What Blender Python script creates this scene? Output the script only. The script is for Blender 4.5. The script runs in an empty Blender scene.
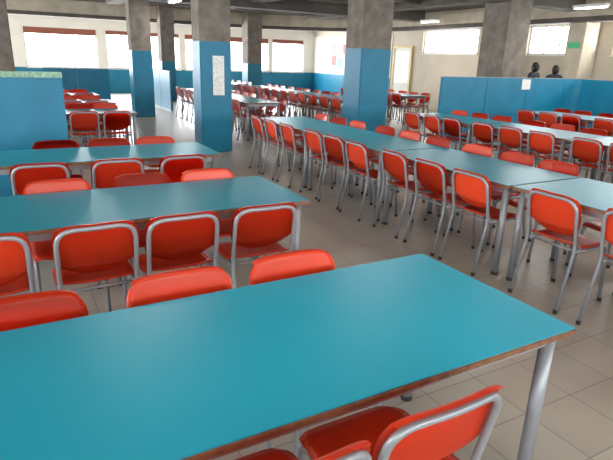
import bpy, bmesh, math, random
from mathutils import Vector, Matrix
random.seed(4)
S=bpy.context.scene
COL=bpy.context.collection
S.view_settings.view_transform='Standard'
S.view_settings.look='None'
S.view_settings.exposure=.2

# ---------------------------------------------------------------- materials
def mat(name,col,rough=.5,metal=0,noise=None,bump=None,coat=0,spec=None):
    m=bpy.data.materials.new(name);m.use_nodes=True;nt=m.node_tree
    b=nt.nodes['Principled BSDF']
    b.inputs['Base Color'].default_value=(*col,1);b.inputs['Roughness'].default_value=rough
    b.inputs['Metallic'].default_value=metal
    if spec is not None: b.inputs['Specular IOR Level'].default_value=spec
    if coat: b.inputs['Coat Weight'].default_value=coat; b.inputs['Coat Roughness'].default_value=.15
    if noise or bump:
        tc=nt.nodes.new('ShaderNodeTexCoord')
        n=nt.nodes.new('ShaderNodeTexNoise')
        nt.links.new(tc.outputs['Object'],n.inputs['Vector'])
        sc,amt,det=noise if noise else (bump[0],0,4)
        n.inputs['Scale'].default_value=sc;n.inputs['Detail'].default_value=det
        if noise:
            r=nt.nodes.new('ShaderNodeValToRGB')
            r.color_ramp.elements[0].position=.3;r.color_ramp.elements[1].position=.7
            r.color_ramp.elements[0].color=(*[c*(1-amt) for c in col],1)
            r.color_ramp.elements[1].color=(*[min(1,c*(1+amt)) for c in col],1)
            nt.links.new(n.outputs['Fac'],r.inputs['Fac']);nt.links.new(r.outputs['Color'],b.inputs['Base Color'])
        if bump:
            n2=nt.nodes.new('ShaderNodeTexNoise');n2.inputs['Scale'].default_value=bump[0];n2.inputs['Detail'].default_value=5
            nt.links.new(tc.outputs['Object'],n2.inputs['Vector'])
            bp=nt.nodes.new('ShaderNodeBump');bp.inputs['Strength'].default_value=bump[1];bp.inputs['Distance'].default_value=.01
            nt.links.new(n2.outputs['Fac'],bp.inputs['Height']);nt.links.new(bp.outputs['Normal'],b.inputs['Normal'])
    return m
def emis(name,col,s):
    m=bpy.data.materials.new(name);m.use_nodes=True;nt=m.node_tree
    b=nt.nodes['Principled BSDF'];b.inputs['Base Color'].default_value=(*col,1)
    b.inputs['Emission Color'].default_value=(*col,1);b.inputs['Emission Strength'].default_value=s
    return m
M_top=mat('turquoise_laminate',(.012,.285,.39),.36,noise=(2.5,.04,3),spec=.42)
M_edge=mat('beech_edge',(.20,.085,.04),.5,noise=(25,.4,6))
M_steel=mat('grey_painted_steel',(.28,.29,.31),.35,metal=.3)
M_org=mat('orange_plastic',(.72,.054,.013),.31,spec=.5)
M_rub=mat('black_rubber',(.02,.02,.02),.7)
M_blue=mat('blue_paint',(.004,.175,.30),.45,noise=(3,.12,5))
M_conc=mat('raw_concrete',(.20,.17,.14),.85,noise=(5,.3,8),bump=(30,.5))
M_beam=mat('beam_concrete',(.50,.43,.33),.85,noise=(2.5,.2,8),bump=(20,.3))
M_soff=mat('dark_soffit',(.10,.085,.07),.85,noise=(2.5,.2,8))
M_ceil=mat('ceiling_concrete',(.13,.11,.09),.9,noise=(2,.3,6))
M_wall=mat('wall_paint',(.78,.76,.70),.7,noise=(1.5,.04,4))
M_wallb=mat('wall_beige',(.56,.49,.385),.7,noise=(1.5,.08,4))
M_white=mat('white_metal',(.78,.78,.76),.5)
M_blind=mat('roller_blind_brown',(.26,.085,.055),.7)
M_paper=mat('paper',(.78,.78,.75),.8,noise=(45,.25,6))
M_green=mat('pale_green_rail',(.25,.42,.30),.6,noise=(40,.5,4))
M_yel=mat('door_frame_yellow',(.60,.47,.20),.5)
M_red=mat('red_sign',(.6,.02,.02),.5)
M_tube=emis('fluorescent_tube',(1,.98,.93),5)
M_out=emis('daylight_glass',(.95,.98,1),6)

def tile_mat():
    m=bpy.data.materials.new('ceramic_floor_tiles');m.use_nodes=True;nt=m.node_tree;L=nt.links
    b=nt.nodes['Principled BSDF']
    tc=nt.nodes.new('ShaderNodeTexCoord')
    br=nt.nodes.new('ShaderNodeTexBrick');br.offset=0;br.squash=1
    br.inputs['Scale'].default_value=1;br.inputs['Brick Width'].default_value=.335;br.inputs['Row Height'].default_value=.335
    br.inputs['Mortar Size'].default_value=.0035;br.inputs['Mortar Smooth'].default_value=.4
    br.inputs['Color1'].default_value=(.40,.365,.305,1);br.inputs['Color2'].default_value=(.36,.325,.27,1)
    br.inputs['Mortar'].default_value=(.20,.18,.15,1)
    L.new(tc.outputs['Object'],br.inputs['Vector'])
    n=nt.nodes.new('ShaderNodeTexNoise');n.inputs['Scale'].default_value=2.2;n.inputs['Detail'].default_value=8
    L.new(tc.outputs['Object'],n.inputs['Vector'])
    mr=nt.nodes.new('ShaderNodeMapRange');mr.inputs[3].default_value=.85;mr.inputs[4].default_value=1.12
    L.new(n.outputs['Fac'],mr.inputs[0])
    mx=nt.nodes.new('ShaderNodeVectorMath');mx.operation='SCALE'
    L.new(br.outputs['Color'],mx.inputs[0]);L.new(mr.outputs[0],mx.inputs['Scale'])
    L.new(mx.outputs[0],b.inputs['Base Color'])
    b.inputs['Roughness'].default_value=.33
    bp=nt.nodes.new('ShaderNodeBump');bp.inputs['Strength'].default_value=.2;bp.inputs['Distance'].default_value=.002;bp.invert=True
    L.new(br.outputs['Fac'],bp.inputs['Height']);L.new(bp.outputs['Normal'],b.inputs['Normal'])
    return m
M_floor=tile_mat()

# ---------------------------------------------------------------- mesh helpers
def box(bm,x0,x1,y0,y1,z0,z1,mi=0,bev=0):
    vs=[bm.verts.new((x,y,z)) for x in (x0,x1) for y in (y0,y1) for z in (z0,z1)]
    fs=[bm.faces.new([vs[i] for i in q]) for q in ((0,1,3,2),(4,6,7,5),(0,4,5,1),(2,3,7,6),(0,2,6,4),(1,5,7,3))]
    for f in fs:f.material_index=mi
    if bev:
        es=list({e for f in fs for e in f.edges})
        r=bmesh.ops.bevel(bm,geom=es,offset=bev,segments=2,affect='EDGES')
        for f in r['faces']: f.material_index=mi
def fillet(pts,rad,n=5):
    pts=[Vector(p) for p in pts];out=[pts[0]]
    for i in range(1,len(pts)-1):
        a,b,c=pts[i-1],pts[i],pts[i+1]
        r=rad[i-1] if isinstance(rad,(list,tuple)) else rad
        u=(a-b);v=(c-b);r=min(r,u.length*.49,v.length*.49);u.normalize();v.normalize()
        p0=b+u*r;p1=b+v*r
        for k in range(n+1):
            t=k/n;out.append(p0*(1-t)**2+b*2*t*(1-t)+p1*t*t)
    out.append(pts[-1]);return out
def tube(bm,pts,r,seg=8,mi=0):
    pts=[Vector(p) for p in pts];rings=[];nrm=None
    for i,p in enumerate(pts):
        t=(pts[min(i+1,len(pts)-1)]-pts[max(i-1,0)]).normalized()
        if nrm is None:
            nrm=t.orthogonal().normalized()
        nrm=(nrm-t*nrm.dot(t)).normalized();bn=t.cross(nrm)
        rings.append([bm.verts.new(p+(nrm*math.cos(2*math.pi*k/seg)+bn*math.sin(2*math.pi*k/seg))*r) for k in range(seg)])
    for a,b in zip(rings,rings[1:]):
        for k in range(seg):
            f=bm.faces.new((a[k],a[(k+1)%seg],b[(k+1)%seg],b[k]));f.material_index=mi;f.smooth=True
    for rg in (rings[0][::-1],rings[-1]):
        f=bm.faces.new(rg);f.material_index=mi
def grid(bm,fn,nu,nv,thick,mi):
    vs=[[bm.verts.new(fn(-1+2*i/nu,-1+2*j/nv)) for j in range(nv+1)] for i in range(nu+1)]
    fs=[]
    for i in range(nu):
        for j in range(nv):
            fs.append(bm.faces.new((vs[i][j],vs[i+1][j],vs[i+1][j+1],vs[i][j+1])))
    r=bmesh.ops.solidify(bm,geom=fs,thickness=thick)
    al=set(fs)|{g for g in r['geom'] if isinstance(g,bmesh.types.BMFace)}
    for f in al:f.material_index=mi;f.smooth=True
    return al
def finish(bm,name,mats,link=True,recalc=True):
    if recalc: bmesh.ops.recalc_face_normals(bm,faces=bm.faces)
    me=bpy.data.meshes.new(name);bm.to_mesh(me);bm.free()
    for m in mats:me.materials.append(m)
    if not link:return me
    o=bpy.data.objects.new(name,me);COL.objects.link(o);return o
def place(me,name,x,y,z=0,rot=0):
    o=bpy.data.objects.new(name,me);COL.objects.link(o);o.location=(x,y,z);o.rotation_euler=(0,0,rot);return o

# ---------------------------------------------------------------- chair (faces local +Y)
def yb(z):
    return -.18-.07*(z-.45)/.35 if z>.45 else -.18-.09*(.45-z)/.45
def bow(x,z): return -.018*max(0,1-(x/.2)**2) if z>.5 else 0
def chair_mesh():
    bm=bmesh.new();W=.188
    zt=.787
    base=[(-W-.006,yb(.012),.012),(-W,yb(.45),.45),(-W,yb(zt),zt)]
    base+= [(W,yb(zt),zt),(W,yb(.45),.45),(W+.006,yb(.012),.012)]
    p=fillet(base,[.08,.095,.095,.08],7)
    q=[]
    for a,b in zip(p,p[1:]):
        q.append(a)
        if (b-a).length>.12 and a.z>.7 and b.z>.7:
            for k in range(1,6): q.append(a.lerp(b,k/6))
    q.append(p[-1])
    q=[Vector((v.x,v.y+bow(v.x,v.z),v.z)) for v in q]
    tube(bm,q,.0125,8,0)
    for s in (-1,1):
        tube(bm,fillet([(s*(W-.004),-.172,.43),(s*(W-.006),.175,.432),(s*(W+.004),.215,.012)],.06,6),.0125,8,0)
        for yy in (.215,yb(0.012)):
            xx=s*(W+.005)
            tube(bm,[(xx,yy,0),(xx,yy,.028)],.0155,8,2)
    for yy in (-.14,.13):
        tube(bm,[(-W,yy,.425),(W,yy,.425)],.009,6,0)
    # seat shell
    def seat(u,v):
        k=.34
        x=.203*u*math.sqrt(1-k*v**4/2);y=.015+.2*v*math.sqrt(1-k*u**4/2)
        z=.458-.012*(1-u*u)*(1-v*v)+.006*u*u
        if v>.6: z-=.05*((v-.6)/.4)**2*.45
        if v<-.7: z+=.03*((-v-.7)/.3)**2
        if abs(u)>.85: z-=.012*(abs(u)-.85)/.15
        return (x,y,z)
    grid(bm,seat,12,12,.007,1)
    # back panel, its top edge rolled over the tube
    def back(u,v):
        t=max(0,(v-.7)/.3); vv=min(v,.7)/.7
        k=.5
        x=.206*u*math.sqrt(1-k*max(0,vv)**4/2-.18*max(0,-vv)**4)
        z=.686+.121*vv*math.sqrt(1-k*u**6/2)
        y=yb(z)+bow(x,z)+.0175
        if t>0:
            a=t*math.pi*.55
            y-=.021*(1-math.cos(a));z+=.004*math.sin(a)
        if vv<-.85: y+=.012*((-vv-.85)/.15)
        return (x,y,z)
    grid(bm,back,14,20,.005,1)
    return finish(bm,'dining_chair_mesh',[M_steel,M_org,M_rub],link=False)
CH=chair_mesh()
def chair(x,y,face,j=.03):
    a={'+y':0,'-y':math.pi,'+x':-math.pi/2,'-x':math.pi/2}[face]
    place(CH,'dining_chair',x,y,0,a+random.uniform(-j,j)*2)

# ---------------------------------------------------------------- table
TM={}
def table(x0,x1,y0,y1,along='x'):
    lx,ly=(x1-x0,y1-y0)
    key=(round(lx,3),round(ly,3))
    if key not in TM:
        bm=bmesh.new();hx,hy=lx/2,ly/2
        box(bm,-hx,hx,-hy,hy,.722,.746,1,.004)
        box(bm,-hx+.003,hx-.003,-hy+.003,hy-.003,.7455,.7495,0,.001)
        i=.06
        for s in (-1,1):
            box(bm,-hx+i,hx-i,s*(hy-i)-.012,s*(hy-i)+.012,.675,.7215,2)
            box(bm,s*(hx-i)-.012,s*(hx-i)+.012,-hy+i+.0125,hy-i-.0125,.675,.7215,2)
            for t in (-1,1):
                cx,cy=s*(hx-i),t*(hy-i)
                tube(bm,[(cx,cy,.02),(cx,cy,.721)],.026,16,2)
                tube(bm,[(cx,cy,0),(cx,cy,.025)],.028,16,3)
        TM[key]=finish(bm,'dining_table_mesh',[M_top,M_edge,M_steel,M_rub],link=False)
    place(TM[key],'dining_table',(x0+x1)/2,(y0+y1)/2)

# left bank
table(-.62,1.618,.95,1.755)
table(-.62,1.60,2.82,3.60)
table(-.62,1.66,4.60,5.35)
chair(.87,1.03,'+y',.0);chair(.43,1.012,'+y',.0);chair(-.05,1.03,'+y')
for x in (-.06,.48,.97): chair(x,1.605,'-y',.015)
for x in (-.21,.29,.73,1.22): chair(x,2.88,'+y',.015)
for x in (.2,.73,1.20): chair(x,3.43,'-y',.02)
for x in (.14,.70,1.22): chair(x,4.58,'+y',.02)
for x in (.33,.80,1.25): chair(x,5.18,'-y',.02)
for k,y in enumerate((8.4,10.3,12.2)):
    table(-.5,1.7,y,y+.78)
    for x in (.0,.45,.9,1.35): chair(x,y+.03,'+y',.02)
    for x in (.02,.5,.95,1.37): chair(x,y+.74,'-y',.02)
def long_row(x0,x1,starts,L,lo=-9):
    for y in starts:
        table(x0,x1,y,y+L)
        c=y+L/2
        for d in (-.5,0,.5):
            for xx,fc in ((x0+.145,'+x'),(x1-.075,'-x')):
                yy=c+d*(L/1.6)+random.uniform(-.02,.02)
                if yy>lo: chair(xx+random.uniform(-.015,.015),yy,fc,.025)
table(3.22,4.07,.83,2.6)
for y in (2.18,1.62,1.12): chair(3.36,y,'+x',.035);chair(4.0,y,'-x',.03)
table(3.22,4.07,-.97,.81)
chair(3.36,.4,'+x');chair(4.0,.4,'-x')
long_row(3.2,4.05,(2.62,4.22,5.82),1.58)
long_row(6.1,6.98,(1.0,2.62,4.24,5.86),1.6)
long_row(8.9,9.75,(2.6,4.2,5.8),1.58)
long_row(4.1,4.9,(9.9,11.5,13.1),1.58)
long_row(6.6,7.4,(10.2,11.8,13.4,15.0),1.58)
long_row(9.4,10.2,(11.5,13.1),1.58)
long_row(6.4,7.2,(17.2,18.8),1.58)

# ---------------------------------------------------------------- room shell
X0,X1,Y0,Y1,H=-7.0,13.6,-4.0,24.0,3.25
bm=bmesh.new();box(bm,X0-.3,X1+.3,Y0-.3,Y1+.3,-.1,0);finish(bm,'floor',[M_floor])
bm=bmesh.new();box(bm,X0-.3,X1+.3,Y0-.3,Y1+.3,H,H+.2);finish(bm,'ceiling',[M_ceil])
def wall(name,axis,pos,th,a0,a1,ops,mats,wains=0):
    bm=bmesh.new()
    def bx(p,q,z0,z1,mi=0):
        if q-p<1e-4 or z1-z0<1e-4:return
        if axis=='x': box(bm,p,q,min(pos,pos+th),max(pos,pos+th),z0,z1,mi)
        else: box(bm,min(pos,pos+th),max(pos,pos+th),p,q,z0,z1,mi)
    def col(p,q,z0,z1):
        if wains and z0<wains: bx(p,q,z0,min(wains,z1),1);z0=wains
        if z1>z0: bx(p,q,z0,z1)
    c=a0
    for o in sorted(ops):
        col(c,o[0],0,H);col(o[0],o[1],0,o[2]);col(o[0],o[1],o[3],H);c=o[1]
    col(c,a1,0,H)
    return finish(bm,name,mats)
back_ops=[(-6,-3.6,1.0,2.5),(-3,-.2,1.0,2.5),(.75,3.4,1.0,2.5),(3.75,4.95,1.0,2.5),(5.2,6.8,1.0,2.5),(7.05,8.95,1.0,2.5),(9.15,11.1,1.0,2.5),(11.3,13.0,1.0,2.5)]
wall('wall_back','x',Y1,.3,X0,X1,back_ops,[M_wall,M_blue],1.0)
right_ops=[(-2,1,1.95,2.75),(2,5,1.95,2.75),(6,8.6,1.95,2.75),(9.7,11.25,1.95,2.75),(13.2,15.9,1.95,2.75)]
wall('wall_right','y',X1,.3,Y0,Y1,right_ops,[M_wallb,M_blue],0)
left_ops=[(a,a+2.6,1.0,2.5) for a in (-3,.2,3.4,6.6,9.8,13,16.2,19.4)]
wall('wall_left','y',X0,-.3,Y0,Y1,left_ops,[M_wall,M_blue],1.0)
front_ops=[(a,a+2.6,1.0,2.6) for a in (-6,-2.8,.4,3.6,6.8,10)]
wall('wall_front','x',Y0,-.3,X0,X1,front_ops,[M_wall,M_blue],1.0)
wn=0
def window(axis,pos,o,sgn,blind,panes):
    global wn;wn+=1
    bm=bmesh.new();a0,a1,z0,z1=o;f=.05
    def bx(p,q,zz0,zz1,d0,d1,mi):
        lo,hi=sorted((pos+sgn*d0,pos+sgn*d1))
        if axis=='x':box(bm,p,q,lo,hi,zz0,zz1,mi)
        else:box(bm,lo,hi,p,q,zz0,zz1,mi)
    bx(a0,a1,z0,z0+f,.08,.14,0);bx(a0,a1,z1-f,z1,.08,.14,0)
    for k in range(panes+1):
        c=a0+f/2+(a1-a0-f)*k/panes
        bx(c-f/2,c+f/2,z0+f,z1-f,.08,.14,0)
    bx(a0+.01,a1-.01,z0+.01,z1-.01,.17,.18,1)
    if blind: bx(a0+.02,a1-.02,z1-blind,z1-.01,.03,.06,2)
    bx(a0-.03,a1+.03,z0-.03,z0,-.04,.07,3)
    finish(bm,'window_%d'%wn,[M_white,M_out,M_blind,M_wall])
for i,o in enumerate(back_ops): window('x',Y1,o,1,(.3,.3,.24,.16,.16,.2,.22,.18)[i],2 if o[1]-o[0]<2 else 3)
for o in right_ops: window('y',X1,o,1,0,3)
for o in left_ops: window('y',X0,o,-1,0,3)
for o in front_ops: window('x',Y0,o,-1,0,3)

# white facing + blue wainscot on the far part of the right wall
bm=bmesh.new();box(bm,X1-.03,X1-.001,17.7,Y1,1.0,2.7,0);box(bm,X1-.03,X1-.001,17.7,Y1,0,1.0,1);finish(bm,'trim_1',[M_wall,M_blue])
# door
bm=bmesh.new()
box(bm,X1-.08,X1-.001,16.38,16.45,0,2.22,0);box(bm,X1-.08,X1-.001,17.45,17.52,0,2.22,0);box(bm,X1-.08,X1-.001,16.45,17.45,2.15,2.22,0)
box(bm,X1-.05,X1-.002,16.45,17.45,0,2.15,1);box(bm,X1-.06,X1-.05,16.6,17.3,.9,2.0,2)
tube(bm,[(X1-.09,17.3,1.0),(X1-.09,17.2,1.0)],.012,8,0)
finish(bm,'door_1',[M_yel,M_wall,M_out])

# columns
def column(x0,x1,y0,y1,blue=1.85,mt=None):
    bm=bmesh.new()
    zb=blue
    if blue: box(bm,x0,x1,y0,y1,0,blue,1,.015)
    box(bm,x0+.006,x1-.006,y0+.006,y1-.006,max(0,blue-.02),H,0,.015)
    finish(bm,'concrete_column',[mt or M_conc,M_blue])
column(2.83,3.38,8.8,9.25)
column(5.97,6.67,8.7,9.3)
column(9.85,10.6,8.75,9.5,0)
column(2.9,3.42,14.65,15.15,1.7)
column(-.36,.2,14.65,15.2,0)
column(8.15,8.75,19.5,20.1,1.4)
column(4.9,5.4,19.6,20.1,1.4)
column(12.95,13.58,9.0,9.5,0,M_beam)
column(12.95,13.58,11.6,12.2,0,M_beam)
# curved edge of the mezzanine opening: pale fascia over a dark lower flange
def sweep(path,th,z0,z1,name,m):
    bm=bmesh.new();rings=[]
    for i,p in enumerate(path):
        a=Vector(path[max(i-1,0)]);b=Vector(path[min(i+1,len(path)-1)])
        t=(b-a).normalized();n=Vector((-t.y,t.x));p=Vector(p)
        q=p+n*th
        rings.append([bm.verts.new((p.x,p.y,z0)),bm.verts.new((p.x,p.y,z1)),bm.verts.new((q.x,q.y,z1)),bm.verts.new((q.x,q.y,z0))])
    for a,b in zip(rings,rings[1:]):
        for k in range(4): bm.faces.new((a[k],a[(k+1)%4],b[(k+1)%4],b[k]))
    bm.faces.new(rings[0]);bm.faces.new(rings[-1][::-1])
    finish(bm,name,[m])
R=5.0;path=[(X0+.01,20.4),(7.75,20.4)]
for k in range(1,17):
    a=math.pi/2*(1-k/16);path.append((7.75+R*math.cos(a),15.4+R*math.sin(a)))
path.append((12.75,Y0+.01))
sweep(path,.4,2.84,H-.001,'mezzanine_edge_beam',M_beam)
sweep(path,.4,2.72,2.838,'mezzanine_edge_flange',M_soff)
def beam(x0,x1,y0,y1,z0,m=None):
    bm=bmesh.new();box(bm,x0,x1,y0,y1,z0,H-.001,0,.01);finish(bm,'ceiling_beam',[m or M_ceil])
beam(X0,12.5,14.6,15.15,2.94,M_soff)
beam(X0,12.5,8.8,9.3,2.95)
beam(X0,12.5,2.9,3.4,2.95)
for x in (-.3,2.95,6.1,10.0): 
    beam(x,x+.4,15.2,18.3,3.05);beam(x,x+.4,9.35,14.55,3.05);beam(x,x+.4,3.45,8.75,3.05)
for y in (16.4,17.6,10.6,11.9,13.2):
    beam(X0,10.8,y,y+.14,3.12)
for y in (21.6,22.5,23.3): beam(X0,X1,y,y+.14,3.1)

# partitions
def partition(x0,x1,y0,y1,h,cap=None):
    bm=bmesh.new();lx=x1-x0;ly=y1-y0
    if lx>ly:
        n=max(1,round(lx/1.2))
        for i in range(n): box(bm,x0+lx*i/n+.004,x0+lx*(i+1)/n-.004,y0,y1,.03,h,0,.004)
    else:
        n=max(1,round(ly/1.2))
        for i in range(n): box(bm,x0,x1,y0+ly*i/n+.004,y0+ly*(i+1)/n-.004,.03,h,0,.004)
    box(bm,x0,x1,y0+.005,y1-.005,0,.03,1)
    if cap: box(bm,x0,x1,y0-.01,y1+.01,h,h+cap,2,.004)
    else: box(bm,x0,x1,y0-.004,y1+.004,h,h+.015,1)
    finish(bm,'partition_panel',[M_blue,M_steel,M_green])
partition(-4.2,.53,6.5,6.56,1.33,.06)
partition(7.7,12.8,8.3,8.36,1.36)
partition(12.0,12.06,3.5,8.2,1.36)
partition(.9,2.7,17.2,17.26,1.15)
partition(4.2,4.26,16,19.5,1.15)
# posters
def flat(name,x0,x1,y0,y1,z0,z1,mats=None):
    bm=bmesh.new();box(bm,x0,x1,y0,y1,z0,z1);return finish(bm,name,mats or [M_paper])
flat('menu_poster',3.04,3.24,8.785,8.795,.98,1.62)
flat('notice_sheet',10.05,10.33,8.285,8.295,1.12,1.34)
bm=bmesh.new();box(bm,X1-.06,X1-.031,20.7,22.3,1.25,2.45,0)
for i,(a,b,c) in enumerate([(20.8,1.35,1),(21.3,1.3,2),(21.8,1.4,3),(20.85,1.9,3),(21.35,1.85,1),(21.8,1.95,4)]):
    box(bm,X1-.07,X1-.061,a,a+.38,b,b+.42,c)
finish(bm,'notice_board',[M_white,M_paper,M_blue,M_red,M_green])
flat('fire_sign',X1-.02,X1-.005,12.35,12.6,1.6,1.85,[M_red])
flat('exit_sign',12.93,12.945,9.1,9.4,2.1,2.25,[mat('exit_green',(.02,.4,.15),.4)])

# fluorescent fixtures
def lamp(x,y,rot=0,p=24,L=1):
    bm=bmesh.new()
    box(bm,-.65*L,.65*L,-.09,.09,.03,.09,0,.01)
    for s in (-.045,.045): tube(bm,[(-.6*L,s,.015),(.6*L,s,.015)],.013,8,1)
    me=finish(bm,'ceiling_lamp',[M_white,M_tube],link=False)
    place(me,'ceiling_lamp',x,y,2.86,rot)
    l=bpy.data.lights.new('lamp_light','AREA');l.shape='RECTANGLE';l.size=1.2*L;l.size_y=.12;l.energy=p;l.color=(1,.96,.9)
    o=bpy.data.objects.new('lamp_light',l);COL.objects.link(o);o.location=(x,y,2.85);o.rotation_euler=(0,0,rot)
for x in (-3.5,1.2,4.7,8.2,11.4):
    for y in (1,6.2): lamp(x,y)
for x,y in ((3.9,14.0),(8.6,12.5),(12.1,13.9),(11.4,7.9)): lamp(x,y,math.pi/2,22,.6)

# daylight through the window bands
def sun_area(name,loc,rot,sx,sy,e,c=(.95,.975,1)):
    l=bpy.data.lights.new(name,'AREA');l.shape='RECTANGLE';l.size=sx;l.size_y=sy;l.energy=e;l.color=c
    o=bpy.data.objects.new(name,l);COL.objects.link(o);o.location=loc;o.rotation_euler=rot
sun_area('window_daylight_back',(3.3,23.9,1.75),(math.radians(-90),0,0),18,1.4,1250)
sun_area('window_daylight_left',(-6.9,8,1.8),(0,math.radians(-90),0),1.5,22,760)
sun_area('window_daylight_front',(3.3,-3.9,1.85),(math.radians(90),0,0),18,1.5,170)
sun_area('window_daylight_right',(13.5,5,2.4),(0,math.radians(90),0),.7,18,170)

# ---------------------------------------------------------------- people
M_skin=mat('skin',(.50,.27,.19),.5);M_hair=mat('dark_hair',(.015,.01,.008),.6);M_coat=mat('dark_coat',(.02,.022,.03),.8);M_jean=mat('trousers',(.03,.04,.07),.8)
def person(x,y,rot,h=1.72,coat=M_coat):
    e=bpy.data.objects.new('person',None);COL.objects.link(e);e.location=(x,y,0);e.rotation_euler=(0,0,rot)
    s=h/1.72
    def skin(name,vs,es,mt):
        me=bpy.data.meshes.new(name);me.from_pydata([(v[0]*s,v[1]*s,v[2]*s) for v in vs],es,[])
        o=bpy.data.objects.new(name,me);COL.objects.link(o);o.parent=e
        m=o.modifiers.new('skin','SKIN')
        for i,v in enumerate(vs):
            r=v[3] if isinstance(v[3],tuple) else (v[3],v[3])
            me.skin_vertices[0].data[i].radius=(r[0]*s,r[1]*s)
        me.skin_vertices[0].data[0].use_root=True
        m.use_smooth_shade=True
        ss=o.modifiers.new('sub','SUBSURF');ss.levels=1;ss.render_levels=2
        me.materials.append(mt);return o
    skin('legs',[(0,0,.94,(.15,.11)),(-.09,0,.86,.09),(-.10,.01,.48,.058),(-.10,-.02,.09,.042),(-.11,.13,.035,.035),
                 (.09,0,.86,.09),(.10,.01,.48,.058),(.10,-.02,.09,.042),(.11,.13,.035,.035)],
         [(0,1),(1,2),(2,3),(3,4),(0,5),(5,6),(6,7),(7,8)],M_jean)
    skin('torso',[(0,0,.92,(.16,.115)),(0,0,1.12,(.145,.11)),(0,0,1.32,(.17,.115)),(0,-.01,1.45,(.12,.085)),
                  (-.18,-.01,1.42,.07),(-.23,-.02,1.13,.05),(-.21,.10,.93,.036),(.18,-.01,1.42,.07),(.23,-.02,1.13,.05),(.21,.10,.93,.036)],
         [(0,1),(1,2),(2,3),(3,4),(4,5),(5,6),(3,7),(7,8),(8,9)],coat)
    skin('neck',[(0,-.01,1.40,.055),(0,0,1.53,.05)],[(0,1)],M_skin)
    for sg in (-1,1):
        skin('hand',[(sg*.21,.10,.93,.026),(sg*.207,.135,.86,(.02,.034)),(sg*.2,.16,.80,.009),(sg*.2,.175,.765,.008),
                     (sg*.205,.145,.79,.009),(sg*.205,.155,.75,.008),(sg*.21,.13,.79,.009),(sg*.21,.14,.752,.008),(sg*.215,.115,.80,.008),(sg*.213,.12,.768,.007),
                     (sg*.18,.165,.87,.01),(sg*.172,.185,.83,.009)],
             [(0,1),(1,2),(2,3),(1,4),(4,5),(1,6),(6,7),(1,8),(8,9),(1,10),(10,11)],M_skin)
    bm=bmesh.new()
    bmesh.ops.create_uvsphere(bm,u_segments=20,v_segments=16,radius=1)
    for v in bm.verts:
        x_,y_,z_=v.co
        w=.076*(1-.22*max(0,-z_)**1.5)
        v.co=Vector((x_*w,y_*.095+ (.012 if z_<-.3 and y_>0 else 0),z_*.118+1.605))
        if y_>.9 and -.35<z_<.15: v.co.y+=.02*(1-abs(x_)*4 if abs(x_)<.25 else 0)
    for f in bm.faces:f.smooth=True
    for sg in (-1,1):
        r=bmesh.ops.create_uvsphere(bm,u_segments=8,v_segments=6,radius=1,matrix=Matrix.Translation((sg*.078,-.005,1.595))@Matrix.Diagonal((.012,.02,.032,1)))
        r=bmesh.ops.create_uvsphere(bm,u_segments=8,v_segments=6,radius=.011,matrix=Matrix.Translation((sg*.03,.084,1.61)))
        for v in r['verts']:
            for f in v.link_faces:f.material_index=1
    bmesh.ops.create_cone(bm,segments=6,radius1=.016,radius2=.006,depth=.045,cap_ends=True,matrix=Matrix.Translation((0,.1,1.59)))
    r=bmesh.ops.create_cube(bm,size=1,matrix=Matrix.Translation((0,.087,1.54))@Matrix.Diagonal((.045,.012,.01,1)))
    # shoulder-framing dark hair
    r=bmesh.ops.create_uvsphere(bm,u_segments=20,v_segments=14,radius=1,matrix=Matrix.Translation((0,-.016,1.612))@Matrix.Diagonal((.09,.103,.13,1)))
    dead=[]
    for v in r['verts']:
        if v.co.z<1.49 or (v.co.y>.05 and v.co.z<1.67): dead.append(v)
        else:
            for f in v.link_faces:f.material_index=1;f.smooth=True
    bmesh.ops.delete(bm,geom=dead,context='VERTS')
    for v in bm.verts:v.co*=s
    o=finish(bm,'head',[M_skin,M_hair]);o.parent=e
person(11.65,9.3,math.radians(10),1.71)
person(12.45,9.3,math.radians(-30),1.66)

# ---------------------------------------------------------------- world & camera
w=bpy.data.worlds.new('world');S.world=w;w.use_nodes=True
w.node_tree.nodes['Background'].inputs[0].default_value=(.85,.92,1,1);w.node_tree.nodes['Background'].inputs[1].default_value=1.0
F=523.0
d1=Vector((-.481,-.2853,.829)); d2=Vector((.8763,-.1229,.466))
d1.normalize(); d2=(d2-d1*d2.dot(d1)).normalized(); up=d2.cross(d1)
cd=bpy.data.cameras.new('camera');cd.sensor_width=36;cd.lens=F*36/613;cd.clip_start=.02
cam=bpy.data.objects.new('camera',cd);COL.objects.link(cam)
xc=Vector((d2.x,d1.x,up.x));yc=-Vector((d2.y,d1.y,up.y));zc=-Vector((d2.z,d1.z,up.z))
M=Matrix((xc,yc,zc)).transposed().to_4x4();M.translation=(0,0,1.6)
cam.matrix_world=M;S.camera=cam
